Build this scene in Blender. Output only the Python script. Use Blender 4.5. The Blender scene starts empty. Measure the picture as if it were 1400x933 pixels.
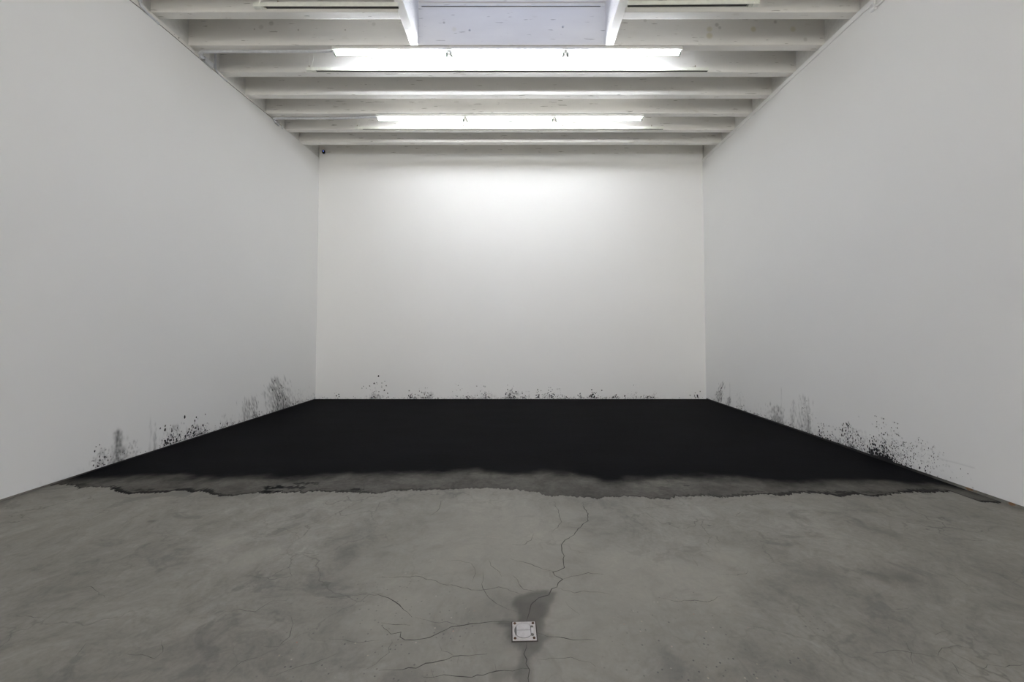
import bpy, bmesh, math, random
import numpy as np
from mathutils import Vector, Matrix

S = bpy.context.scene
C = S.collection
# ------------------------------------------------------------------ camera
F, CX, CY, TH, H = 515.0, 707.95, 441.1, 0.0297, 1.08
cd = bpy.data.cameras.new('camera'); cam = bpy.data.objects.new('camera', cd); C.objects.link(cam)
cd.sensor_width = 36; cd.lens = F / 1400 * 36
cd.shift_x = (700 - CX) / 1400; cd.shift_y = (CY - 466.5) / 1400
cd.clip_start = 0.02
cam.location = (0, 0, H); cam.rotation_euler = (math.pi / 2 + TH, 0, 0)
S.camera = cam
# ------------------------------------------------------------------ world, exposure
TUBE_NEAR = 62.0    # emission of the fluorescent tubes, nearer row (cool)
TUBE_FAR = 38.0     # farther row (neutral)
REAR_FILL = 4.0    # weak unseen rows added behind the camera as fill light
SKY = 7.4
S.view_settings.view_transform = 'Standard'; S.view_settings.look = 'None'
S.view_settings.gamma = 1; S.view_settings.use_curve_mapping = False
S.view_settings.exposure = 0.0
w = bpy.data.worlds.new('world'); S.world = w; w.use_nodes = True
nt = w.node_tree; bg = nt.nodes['Background']
tc = nt.nodes.new('ShaderNodeTexCoord'); sp = nt.nodes.new('ShaderNodeSeparateXYZ'); cr = nt.nodes.new('ShaderNodeValToRGB')
nt.links.new(tc.outputs['Generated'], sp.inputs[0]); nt.links.new(sp.outputs['Z'], cr.inputs[0]); nt.links.new(cr.outputs[0], bg.inputs[0])
cr.color_ramp.elements[0].color = (1.0, .96, .90, 1); cr.color_ramp.elements[0].position = .12      # bright haze at the horizon
cr.color_ramp.elements[1].color = (.25, .38, .80, 1); cr.color_ramp.elements[1].position = .60        # dim blue overhead
bg.inputs[1].default_value = SKY
S.cycles.max_bounces = 12; S.cycles.diffuse_bounces = 8; S.cycles.transparent_max_bounces = 12
S.cycles.sample_clamp_indirect = 8
S.cycles.use_denoising = True

# ------------------------------------------------------------------ measuring
_c, _s = math.cos(TH), math.sin(TH)
def _ray(u, v):
    a = (np.asarray(u, float) - CX) / F; b = (CY - np.asarray(v, float)) / F
    return a, _c - _s * b, _s + _c * b
def on_floor(u, v):
    a, y, z = _ray(u, v); t = -H / z; return a * t, y * t
def on_side(u, v, X):
    a, y, z = _ray(u, v); t = X / a; return y * t, H + z * t
def on_back(u, v, Y):
    a, y, z = _ray(u, v); t = Y / y; return a * t, H + z * t

XL, XR, YB, ZJ = -3.324, 3.094, 6.223, 4.007     # left, right and back wall faces, underside of joists
YR = -6.5                                        # rear wall behind the camera
# ------------------------------------------------------------------ noise in numpy
_rng = np.random.RandomState(5)
_tab = _rng.rand(512, 512)
def vnoise(x, y):
    x = np.asarray(x, float); y = np.asarray(y, float)
    xi = np.floor(x).astype(int); yi = np.floor(y).astype(int); fx = x - xi; fy = y - yi
    fx = fx * fx * (3 - 2 * fx); fy = fy * fy * (3 - 2 * fy)
    g = lambda a, b: _tab[a % 512, b % 512]
    return (g(xi, yi) * (1 - fx) + g(xi + 1, yi) * fx) * (1 - fy) + (g(xi, yi + 1) * (1 - fx) + g(xi + 1, yi + 1) * fx) * fy
def fbm(x, y, o=4, g=.5):
    s = 0; a = 1; t = 0
    for k in range(o):
        s = s + a * vnoise(x * 2 ** k + 17 * k, y * 2 ** k + 31 * k); t += a; a *= g
    return s / t
def sstep(a, b, x):
    t = np.clip((x - a) / (b - a), 0, 1); return t * t * (3 - 2 * t)

# ------------------------------------------------------------------ materials
def new_mat(name):
    m = bpy.data.materials.new(name); m.use_nodes = True
    return m, m.node_tree, m.node_tree.nodes['Principled BSDF']
def N(nt, typ, **kw):
    n = nt.nodes.new(typ)
    for k, v in kw.items():
        if hasattr(n, k): setattr(n, k, v)
        else: n.inputs[k].default_value = v
    return n
def noise(nt, scale, detail=4, rough=.55, vec=None, dist=0):
    n = N(nt, 'ShaderNodeTexNoise'); n.inputs['Scale'].default_value = scale; n.inputs['Detail'].default_value = detail
    n.inputs['Roughness'].default_value = rough; n.inputs['Distortion'].default_value = dist
    if vec is not None: nt.links.new(vec, n.inputs['Vector'])
    return n.outputs['Fac']
def ramp(nt, fac, stops):
    r = N(nt, 'ShaderNodeValToRGB'); e = r.color_ramp.elements
    while len(e) < len(stops): e.new(0.5)
    for el, (p, c) in zip(e, stops):
        el.position = p; el.color = (c, c, c, 1) if isinstance(c, (int, float)) else (*c, 1)
    nt.links.new(fac, r.inputs[0]); return r.outputs[0]
def mix(nt, fac, a, b, mode='MIX'):
    m = N(nt, 'ShaderNodeMix', data_type='RGBA', blend_type=mode)
    for s, v in ((0, fac), (6, a), (7, b)):
        if isinstance(v, bpy.types.NodeSocket): nt.links.new(v, m.inputs[s])
        elif isinstance(v, (int, float)): m.inputs[s].default_value = v if s == 0 else (v, v, v, 1)
        else: m.inputs[s].default_value = (*v, 1)
    return m.outputs[2]
def math_n(nt, op, a, b=None, clamp=False):
    m = N(nt, 'ShaderNodeMath', operation=op); m.use_clamp = clamp
    for i, v in enumerate((a, b)):
        if v is None: continue
        if isinstance(v, bpy.types.NodeSocket): nt.links.new(v, m.inputs[i])
        else: m.inputs[i].default_value = v
    return m.outputs[0]
def mapping(nt, scale, rot=(0, 0, 0), src='Object'):
    t = N(nt, 'ShaderNodeTexCoord'); m = N(nt, 'ShaderNodeMapping'); m.inputs['Scale'].default_value = scale
    m.inputs['Rotation'].default_value = rot
    nt.links.new(t.outputs[src], m.inputs[0]); return m.outputs[0]
def bump(nt, b, h, strength, dist=.01):
    n = N(nt, 'ShaderNodeBump'); n.inputs['Strength'].default_value = strength; n.inputs['Distance'].default_value = dist
    nt.links.new(h, n.inputs['Height']); nt.links.new(n.outputs[0], b.inputs['Normal'])
def attr(nt, name):
    return N(nt, 'ShaderNodeAttribute', attribute_name=name).outputs['Fac']

def plain(name, col, rough=.5, metal=0, var=.06, scale=30, spec=.5):
    m, nt, b = new_mat(name)
    f = noise(nt, scale, 3, vec=mapping(nt, (1, 1, 1)))
    nt.links.new(ramp(nt, f, [(.3, tuple(c * (1 - var) for c in col)), (.7, tuple(min(1, c * (1 + var)) for c in col))]), b.inputs['Base Color'])
    b.inputs['Roughness'].default_value = rough; b.inputs['Metallic'].default_value = metal
    b.inputs['Specular IOR Level'].default_value = spec
    return m

def concrete(nt):
    """colour, height and speckle of the worn grey slab"""
    v = mapping(nt, (1, 1, 1))
    warp = N(nt, 'ShaderNodeTexNoise'); warp.inputs['Scale'].default_value = 1.3; warp.inputs['Detail'].default_value = 3
    nt.links.new(v, warp.inputs['Vector'])
    wv = N(nt, 'ShaderNodeVectorMath', operation='MULTIPLY_ADD'); nt.links.new(warp.outputs['Color'], wv.inputs[0])
    wv.inputs[1].default_value = (.5, .5, .5); nt.links.new(v, wv.inputs[2]); wv = wv.outputs[0]
    big = noise(nt, 1.1, 6, .62, wv); mid = noise(nt, 4.5, 7, .68, wv, .6); fine = noise(nt, 60, 4, .6, v)
    col = ramp(nt, big, [(.30, (.196, .184, .158)), (.5, (.248, .234, .203)), (.72, (.288, .273, .240))])
    m1 = ramp(nt, mid, [(.30, .62), (.42, .88), (.54, 1.02), (.70, 1.22)])
    col = mix(nt, .85, col, m1, 'MULTIPLY')
    col = mix(nt, .8, col, ramp(nt, noise(nt, 15, 6, .7, wv, .8), [(.32, .80), (.5, .98), (.68, 1.12)]), 'MULTIPLY')
    # trowel blotches, darker and with a harder edge
    bl = noise(nt, 2.4, 8, .6, mapping(nt, (1, 1.3, 1), (0, 0, .5)), 1.2)
    col = mix(nt, ramp(nt, bl, [(.58, 0), (.63, .42), (.78, .28)]), col, (.110, .106, .097))
    br = noise(nt, 1.7, 5, .6, mapping(nt, (1, 1, 1), (0, 0, 2)))
    col = mix(nt, ramp(nt, br, [(.60, 0), (.74, .35)]), col, (.215, .190, .145))
    col = mix(nt, .5, col, ramp(nt, fine, [(.35, .86), (.6, 1.06)]), 'MULTIPLY')
    # hairline crazing
    vo = N(nt, 'ShaderNodeTexVoronoi', feature='DISTANCE_TO_EDGE'); vo.inputs['Scale'].default_value = 2.6
    w2 = N(nt, 'ShaderNodeTexNoise'); w2.inputs['Scale'].default_value = 5; w2.inputs['Detail'].default_value = 4
    nt.links.new(v, w2.inputs['Vector'])
    w3 = N(nt, 'ShaderNodeVectorMath', operation='MULTIPLY_ADD'); nt.links.new(w2.outputs['Color'], w3.inputs[0])
    w3.inputs[1].default_value = (.35, .35, .35); nt.links.new(v, w3.inputs[2]); nt.links.new(w3.outputs[0], vo.inputs['Vector'])
    ln = ramp(nt, vo.outputs['Distance'], [(0, 1), (.006, .7), (.014, 0)])
    mk = ramp(nt, noise(nt, 1.5, 3, .5, v), [(.46, 0), (.62, .55)])
    col = mix(nt, math_n(nt, 'MULTIPLY', ln, mk), col, (.075, .07, .062))
    return col, fine, mid

def pits(nt, col, mask):
    """exposed aggregate: dark and light grains where the slab is ground open"""
    v = mapping(nt, (1, 1, 1))
    vo = N(nt, 'ShaderNodeTexVoronoi'); vo.inputs['Scale'].default_value = 60; nt.links.new(v, vo.inputs['Vector'])
    d = ramp(nt, vo.outputs['Distance'], [(.12, 1), (.24, 0)])
    sp = N(nt, 'ShaderNodeSeparateColor'); nt.links.new(vo.outputs['Color'], sp.inputs[0])
    pick = ramp(nt, sp.outputs[0], [(.60, 0), (.64, 1)])
    f = math_n(nt, 'MULTIPLY', math_n(nt, 'MULTIPLY', d, pick), mask, True)
    g = ramp(nt, sp.outputs[1], [(0, (.035, .036, .045)), (.72, (.06, .055, .055)), (.78, (.42, .36, .26)), (.95, (.45, .42, .38)), (1, (.4, .12, .06))])
    return mix(nt, f, col, g)

# floor
MF, nt, b = new_mat('worn_concrete')
col, fine, mid = concrete(nt)
col = pits(nt, col, attr(nt, 'pit'))
st = attr(nt, 'stain')
col = mix(nt, math_n(nt, 'MULTIPLY', attr(nt, 'pale'), .5), col, (.37, .35, .300))  # pale slab patches together with the painted brightness of the centre
col = mix(nt, math_n(nt, 'MULTIPLY', st, .76), col, (.058, .052, .045))
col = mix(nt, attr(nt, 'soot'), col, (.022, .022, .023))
nt.links.new(col, b.inputs['Base Color'])
nt.links.new(ramp(nt, mid, [(.3, .50), (.7, .68)]), b.inputs['Roughness'])
b.inputs['Specular IOR Level'].default_value = .35
bump(nt, b, fine, .12, .004)

# black pigment layer
MP, nt, b = new_mat('black_pigment')
col, fine, mid = concrete(nt)
col = mix(nt, .30, col, (.10, .095, .088))
v = mapping(nt, (1, 1, 1))
pk = ramp(nt, noise(nt, 2.2, 6, .6, mapping(nt, (.6, 1.6, 1))), [(.35, (.0022, .0022, .0025)), (.7, (.0050, .0051, .0062))])
d = attr(nt, 'soot')
nz = noise(nt, 26, 5, .7, v)
dn = math_n(nt, 'ADD', d, math_n(nt, 'MULTIPLY', math_n(nt, 'SUBTRACT', nz, .5), math_n(nt, 'MULTIPLY', math_n(nt, 'SUBTRACT', 1, d), .45)), True)
col = mix(nt, dn, col, pk)
# pale scuffs and grains in the thin dust
sc = ramp(nt, noise(nt, 70, 3, .6, v), [(.66, 0), (.72, 1)])
col = mix(nt, math_n(nt, 'MULTIPLY', sc, math_n(nt, 'MULTIPLY', math_n(nt, 'SUBTRACT', 1, d, True), .35)), col, (.30, .29, .26))
nt.links.new(col, b.inputs['Base Color'])
b.inputs['Roughness'].default_value = .82; b.inputs['Specular IOR Level'].default_value = .07
bump(nt, b, noise(nt, 40, 6, .65, v), .35, .006)

# painted drywall, soiled by pigment
def wall_material(name):
    m, nt, b = new_mat(name)
    f = noise(nt, 1.2, 4, .5, mapping(nt, (1, 1, 1)))
    col = ramp(nt, f, [(.3, (.855, .855, .846)), (.7, (.868, .868, .860))])
    col = mix(nt, attr(nt, 'soot'), col, (.012, .012, .014))
    nt.links.new(col, b.inputs['Base Color']); b.inputs['Roughness'].default_value = .6
    b.inputs['Specular IOR Level'].default_value = .25
    bump(nt, b, noise(nt, 180, 3, .5, mapping(nt, (1, 1, 1))), .05, .002)
    return m
MW = wall_material('white_wall_paint')

# painted timber; marks = list of (object-space x, y, z, radius, strength)
def timber(name, col=(.80, .785, .750), marks=()):
    m, nt, b = new_mat(name)
    info = N(nt, 'ShaderNodeObjectInfo')
    off = N(nt, 'ShaderNodeVectorMath', operation='MULTIPLY_ADD'); t = N(nt, 'ShaderNodeTexCoord')
    cmb = N(nt, 'ShaderNodeCombineXYZ'); nt.links.new(info.outputs['Random'], cmb.inputs[0]); nt.links.new(info.outputs['Random'], cmb.inputs[2])
    nt.links.new(cmb.outputs[0], off.inputs[0]); off.inputs[1].default_value = (37, 0, 11); nt.links.new(t.outputs['Object'], off.inputs[2])
    def mp(s):
        q = N(nt, 'ShaderNodeMapping'); q.inputs['Scale'].default_value = s; nt.links.new(off.outputs[0], q.inputs[0]); return q.outputs[0]
    base = ramp(nt, noise(nt, 2.5, 4, .5, mp((1, 1, 3))), [(.3, tuple(c * .96 for c in col)), (.7, tuple(c * 1.02 for c in col))])
    nick = ramp(nt, noise(nt, 9, 3, .5, mp((.6, 5, 7))), [(.675, 0), (.70, .7)])
    base = mix(nt, nick, base, (.25, .23, .19))
    fuzz = ramp(nt, noise(nt, 3.2, 2, .5, mp((1, 2, 3))), [(.70, 0), (.78, .35)])
    base = mix(nt, fuzz, base, (.50, .46, .36))
    for (x, y, z, r, s, c) in marks:
        dd = N(nt, 'ShaderNodeVectorMath', operation='DISTANCE'); nt.links.new(t.outputs['Object'], dd.inputs[0]); dd.inputs[1].default_value = (x, y, z)
        base = mix(nt, math_n(nt, 'MULTIPLY', ramp(nt, dd.outputs['Value'], [(r * .5, 1), (r, 0)]), s), base, c)
    nt.links.new(base, b.inputs['Base Color']); b.inputs['Roughness'].default_value = .45
    bump(nt, b, noise(nt, 20, 5, .6, mp((.5, 3, 6))), .25, .004)
    return m
YEL = (.55, .50, .30); GRY = (.42, .40, .36)
MT = timber('painted_timber')
MTB = timber('painted_timber_stained', marks=[
    (on_back(u, v, 3.735)[0], 3.735, on_back(u, v, 3.735)[1], r, s, c) for u, v, r, s, c in
    [(970, 40, .035, .45, YEL), (970, 49, .04, .5, YEL), (1030, 40, .035, .5, YEL), (1084, 40, .035, .4, YEL), (621, 40, .03, .2, YEL),
     (980, 34, .025, .55, GRY), (984, 38, .02, .5, GRY), (1060, 30, .022, .55, GRY), (1101, 54, .025, .4, GRY), (357, 37, .03, .4, GRY),
     (371, 32, .03, .5, GRY), (348, 40, .01, .9, GRY), (408, 41, .01, .9, GRY), (472, 41, .01, .9, GRY), (511, 33, .025, .35, GRY), (882, 28, .022, .4, GRY), (607, 31, .014, .8, GRY)]])
MCONC = plain('grey_reveal_strip', (.21, .20, .175), .7, var=.25, scale=25)
MCONC, nt, b = new_mat('grey_reveal_strip')
v = mapping(nt, (1, 1, 1)); sx = N(nt, 'ShaderNodeSeparateXYZ'); nt.links.new(v, sx.inputs[0])
cc = ramp(nt, noise(nt, 25, 4, .6, v), [(.3, (.17, .16, .14)), (.7, (.25, .24, .21))])
cc = mix(nt, ramp(nt, noise(nt, 14, 2, .5, v), [(.66, 0), (.70, .8)]), cc, (.22, .10, .03))
yy = math_n(nt, 'ADD', math_n(nt, 'MULTIPLY', noise(nt, 6, 3, .6, v), .3), sx.outputs['Y'])
cc = mix(nt, ramp(nt, math_n(nt, 'MULTIPLY', math_n(nt, 'SUBTRACT', yy, 2.6), 1.0, True), [(.12, 0), (.55, .97)]), cc, (.008, .008, .009))
nt.links.new(cc, b.inputs['Base Color']); b.inputs['Roughness'].default_value = .75
MWM = plain('white_enamel', (.78, .78, .74), .35)
MTRK = plain('cream_track', (.80, .81, .74), .4)
MDK = plain('dark_slot', (.03, .03, .028), .5)
MGAL = plain('painted_conduit', (.60, .61, .64), .38, 0, .08)
MBOX = plain('junction_box', (.52, .53, .54), .42, 0, .08)
MSOCK = plain('socket_green_grey', (.22, .26, .22), .5)
MALU = plain('cast_cover', (.52, .49, .47), .5, .15, .12, 60)
MLID = plain('cast_lid', (.56, .54, .53), .55, .1, .10, 60)
MRUST = plain('rusty_screw', (.10, .05, .025), .8, .2, .4, 120)
MPIT = plain('dark_recess', (.06, .05, .04), .8)
MBLK = plain('black_plastic', (.006, .006, .008), .25)
MCRK = plain('crack_dark', (.060, .054, .046), .9, var=.2)
MCRK2 = plain('crack_fine', (.105, .098, .086), .9, var=.2)
MSPK = plain('pigment_speck', (.010, .010, .012), .8)
MKNOT = plain('knot_plug', (.56, .56, .58), .5)
def emitter(name, col, s):
    m, nt, b = new_mat(name)
    b.inputs['Base Color'].default_value = (.9, .9, .9, 1); b.inputs['Emission Color'].default_value = (*col, 1); b.inputs['Emission Strength'].default_value = s
    return m
ME = emitter('lit_tube_near', (.96, 1.0, 1.09), TUBE_NEAR)
ME2 = emitter('lit_tube_far', (.985, 1.0, 1.03), TUBE_FAR)
MER = emitter('fill_tube_rear', (1.3, 1.0, .50), REAR_FILL)
MLED = emitter('blue_led', (.12, .22, 1.0), 3.0)
def glass(name, tint):
    m, nt, b = new_mat(name)
    tr = N(nt, 'ShaderNodeBsdfTransparent'); gl = N(nt, 'ShaderNodeBsdfGlossy'); gl.inputs['Roughness'].default_value = .05
    tr.inputs[0].default_value = (*tint, 1)
    mx = N(nt, 'ShaderNodeMixShader'); mx.inputs[0].default_value = .06
    nt.links.new(tr.outputs[0], mx.inputs[1]); nt.links.new(gl.outputs[0], mx.inputs[2]); nt.links.new(mx.outputs[0], nt.nodes['Material Output'].inputs[0])
    return m
MG = glass('dimming_skylight_glass', (.42, .42, .43)); MGW = glass('fill_window_glass', (.96, .96, .95))  # skylight tint serves to cut its daylight; the added rear window stays clear

# ------------------------------------------------------------------ building helpers
def link_mesh(name, me, mat=None, parent=None, loc=(0, 0, 0)):
    o = bpy.data.objects.new(name, me); C.objects.link(o); o.location = loc
    if mat and not me.materials: me.materials.append(mat)
    if parent is not None: o.parent = parent
    return o
def obj(name, bm, mat, parent=None, loc=(0, 0, 0), smooth=False):
    me = bpy.data.meshes.new(name); bm.normal_update(); bm.to_mesh(me); bm.free()
    if smooth:
        me.polygons.foreach_set('use_smooth', [True] * len(me.polygons))
        try: me.set_sharp_from_angle(angle=math.radians(40))
        except Exception: pass
    return link_mesh(name, me, mat, parent, loc)
def add_box(bm, x0, x1, y0, y1, z0, z1, bev=0, seg=1):
    g = bmesh.ops.create_cube(bm, size=1, matrix=Matrix.Translation(((x0 + x1) / 2, (y0 + y1) / 2, (z0 + z1) / 2)) @ Matrix.Diagonal((x1 - x0, y1 - y0, z1 - z0, 1)))
    if bev:
        es = list({e for v in g['verts'] for e in v.link_edges})
        bmesh.ops.bevel(bm, geom=es, offset=bev, segments=seg, affect='EDGES', profile=.5)
def box(*a, **k):
    bm = bmesh.new(); add_box(bm, *a, **k); return bm
def add_tube(bm, pts, r, n=10, caps=True):
    pts = [Vector(p) for p in pts]; rings = []
    for i, p in enumerate(pts):
        d = (pts[min(i + 1, len(pts) - 1)] - pts[max(i - 1, 0)]).normalized()
        up = Vector((0, 0, 1)) if abs(d.z) < .9 else Vector((1, 0, 0))
        a = d.cross(up).normalized(); bb = d.cross(a)
        rings.append([bm.verts.new(p + (a * math.cos(t) + bb * math.sin(t)) * r) for t in [2 * math.pi * k / n for k in range(n)]])
    for A, B in zip(rings, rings[1:]):
        for k in range(n): bm.faces.new((A[k], A[(k + 1) % n], B[(k + 1) % n], B[k]))
    if caps:
        bm.faces.new(rings[0][::-1]); bm.faces.new(rings[-1])
def tube(pts, r, n=10):
    bm = bmesh.new(); add_tube(bm, pts, r, n); bmesh.ops.recalc_face_normals(bm, faces=bm.faces); return bm
def bend(pts, r=.03, k=5):
    """round the corners of a polyline"""
    P = [Vector(p) for p in pts]; out = [P[0]]
    for a, b_, c in zip(P, P[1:], P[2:]):
        d1 = (a - b_); d2 = (c - b_); q = min(r, d1.length * .45, d2.length * .45)
        s, e = b_ + d1.normalized() * q, b_ + d2.normalized() * q
        for i in range(k + 1):
            t = i / k; out.append((1 - t) ** 2 * s + 2 * t * (1 - t) * b_ + t * t * e)
    out.append(P[-1]); return out
def empty(name, loc, label=None, cat=None, group=None, kind=None):
    o = bpy.data.objects.new(name, None); C.objects.link(o); o.location = loc; o.empty_display_size = .1
    return tag(o, label, cat, group, kind)
def tag(o, label=None, cat=None, group=None, kind=None):
    if label: o['label'] = label
    if cat: o['category'] = cat
    if group: o['group'] = group
    if kind: o['kind'] = kind
    return o
def grid_part(coords, faces_shape, V, Fc):
    """append a structured grid (nu x nv, coords (nu*nv,3)) to lists"""
    nu, nv = faces_shape; base = sum(len(x) for x in V)
    i = np.arange(nu - 1)[:, None] * nv + np.arange(nv - 1)[None, :]; i = i.ravel() + base
    Fc.append(np.stack([i, i + nv, i + nv + 1, i + 1], 1)); V.append(coords)
def fast_mesh(name, V, Q, attrs, mat, flip=False, smooth=False):
    me = bpy.data.meshes.new(name); V = np.ascontiguousarray(V, np.float32); Q = np.ascontiguousarray(Q[:, ::-1] if flip else Q, np.int32)
    me.vertices.add(len(V)); me.vertices.foreach_set('co', V.ravel())
    me.loops.add(Q.size); me.loops.foreach_set('vertex_index', Q.ravel())
    me.polygons.add(len(Q)); me.polygons.foreach_set('loop_start', np.arange(0, Q.size, 4, dtype=np.int32))
    me.update(calc_edges=True)
    for k, a in attrs.items():
        at = me.attributes.new(k, 'FLOAT', 'POINT'); at.data.foreach_set('value', np.ascontiguousarray(a, np.float32))
    if smooth: me.polygons.foreach_set('use_smooth', np.ones(len(Q), bool))
    me.materials.append(mat); return me

# ------------------------------------------------------------------ walls with soot marks
rnd = np.random.RandomState(11)
class Soot:
    """density of pigment on the lower part of a wall; a = run along the wall, z = height"""
    def __init__(s, a0, a1, z0, z1, st=.005):
        s.a = np.arange(a0, a1 + st, st); s.z = np.arange(z0, z1 + st, st); s.st = st; s.a0 = a0; s.z0 = z0
        s.d = np.zeros((len(s.a), len(s.z)))
    def splat(s, a, z, ra, rz, amp, sl=0):
        R = int(max(ra * 3, abs(sl) * rz * 3 + ra * 2) / s.st) + 2; Rz = int(rz * 3 / s.st) + 2
        i = int((a - s.a0) / s.st); j = int((z - s.z0) / s.st)
        i0, i1, j0, j1 = max(i - R, 0), min(i + R + 1, len(s.a)), max(j - Rz, 0), min(j + Rz + 1, len(s.z))
        if i1 <= i0 or j1 <= j0: return
        A = s.a[i0:i1, None] - a; Z = s.z[None, j0:j1] - z
        g = np.exp(-(((A - sl * Z) / ra) ** 2 + (Z / rz) ** 2)) * amp
        s.d[i0:i1, j0:j1] = 1 - (1 - s.d[i0:i1, j0:j1]) * (1 - np.clip(g, 0, .98))
def specks(lst, to3d, normal, name, parent_label):
    """lst: (a, z, radius, aspect, slant) -> one mesh of small raised clots"""
    V, Fc = [], []; n = 7; V = np.zeros((len(lst) * (n + 1), 3)); k = 0; tris = []
    for (a, z, r, asp, sl) in lst:
        th = np.arange(n) * 2 * np.pi / n + rnd.rand(); rr = r * (.75 + .5 * rnd.rand(n))
        da = np.cos(th) * rr; dz = np.sin(th) * rr * asp; da = da + sl * dz
        zz = np.maximum(z + dz, .022); a = min(a, (YB if to3d is not t_back else 9) - .012)
        V[k:k + n] = to3d(a + da, zz, .0004); V[k + n] = to3d(np.array([a]), np.array([max(z, .022)]), .0004 + min(r * .35, .003))[0]
        tris += [(k + i, k + (i + 1) % n, k + n) for i in range(n)]; k += n + 1
    me = bpy.data.meshes.new(name); me.from_pydata(V.tolist(), [], tris); me.update()
    o = link_mesh(name, me, MSPK); return o

def base_v(u, which):
    if which == 'back': return np.interp(u, [432, 966], [546, 546])
    if which == 'left': return np.interp(u, [0, 432], [685, 546])
    return np.interp(u, [966, 1400], [546, 693.5])

def paint(S_, which, px2wall, clusters):
    dots = []
    for (uc, hw, hgt, n, amp, r0, r1, asp, sl, kind) in clusters:
        for _ in range(n):
            t = min(1.25, rnd.exponential(.33)) if kind == 'dot' else rnd.rand() ** (1.3 if kind != 'up' else .8)
            q = rnd.randn() * .62 if kind != 'fan' else rnd.randn() * .5 * (.4 + .9 * (1 - t))
            if kind == 'up': t *= max(.3, 1 - .35 * abs(q))
            if kind == 'streak': t *= max(.25, 1 - .4 * abs(q) * rnd.rand())
            v0 = float(base_v(uc + hw * q, which)); u = uc + hw * q + sl * (hgt * t); v = v0 - hgt * t - .3
            a, z = px2wall(u, v); a2, z2 = px2wall(u + 1, v); _, z3 = px2wall(u, v - 1)
            pu = abs(a2 - a); pv = abs(z3 - z)      # metres per pixel along and up the wall here
            r = r0 + (r1 - r0) * rnd.rand() ** 2.2
            if kind == 'dot' or kind == 'up':
                if r > .75 or rnd.rand() < .35:
                    dots.append((a, z, r * pv * .62, asp * (.8 + .5 * rnd.rand()), (sl * pu / pv) * -0 ))
                else: S_.splat(a, z, max(r * pv, .0045), max(r * pv * asp, .0045), amp * (.35 + .65 * rnd.rand()))
            else:
                slw = (a2 - a) * sl / pv * (1 if True else 0)
                S_.splat(a, z, max(r * pv * .9, .0045), max(r * pv * asp, .006), amp * (.3 + .7 * rnd.rand()), slw)
    return dots

def wall_object(name, which, S_, to3d, ztop, flip, arange):
    V, Q, A = [], [], []
    aa, zz = np.meshgrid(S_.a, S_.z, indexing='ij')
    grid_part(to3d(aa.ravel(), zz.ravel(), 0), aa.shape, V, Q); A.append(S_.d.ravel())
    # plain face above and (for side walls) towards the rear
    def patch(a0, a1, z0, ztf, n=2):
        a = np.linspace(a0, a1, n); P = np.stack([np.r_[a], np.r_[a]]); co = np.concatenate([to3d(np.array([q, q]), np.array([z0, ztf(q)]), 0) for q in a])
        grid_part(co, (n, 2), V, Q); A.append(np.zeros(len(co)))
    patch(S_.a[0], S_.a[-1], S_.z[-1], ztop, 40)
    if arange[0] < S_.a[0] - 1e-6: patch(arange[0], S_.a[0], S_.z[0], ztop, 2)
    # top, bottom and back of the sheet: its real thickness
    a0, a1 = arange[0], S_.a[-1]; th = -.016; n = 60
    a = np.linspace(a0, a1, n)
    top = np.stack([to3d(a, np.array([ztop(q) for q in a]), 0), to3d(a, np.array([ztop(q) for q in a]), th)], 1).reshape(-1, 3)
    grid_part(top, (n, 2), V, Q); A.append(np.zeros(len(top)))
    bot = np.stack([to3d(a, np.full(n, S_.z[0]), th), to3d(a, np.full(n, S_.z[0]), 0)], 1).reshape(-1, 3)
    grid_part(bot, (n, 2), V, Q); A.append(np.zeros(len(bot)))
    me = fast_mesh(name, np.concatenate(V), np.concatenate(Q), {'soot': np.concatenate(A)}, MW, flip)
    return tag(link_mesh(name, me), kind='structure')

BOT = {'left': .014, 'right': .022, 'back': .006}
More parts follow.
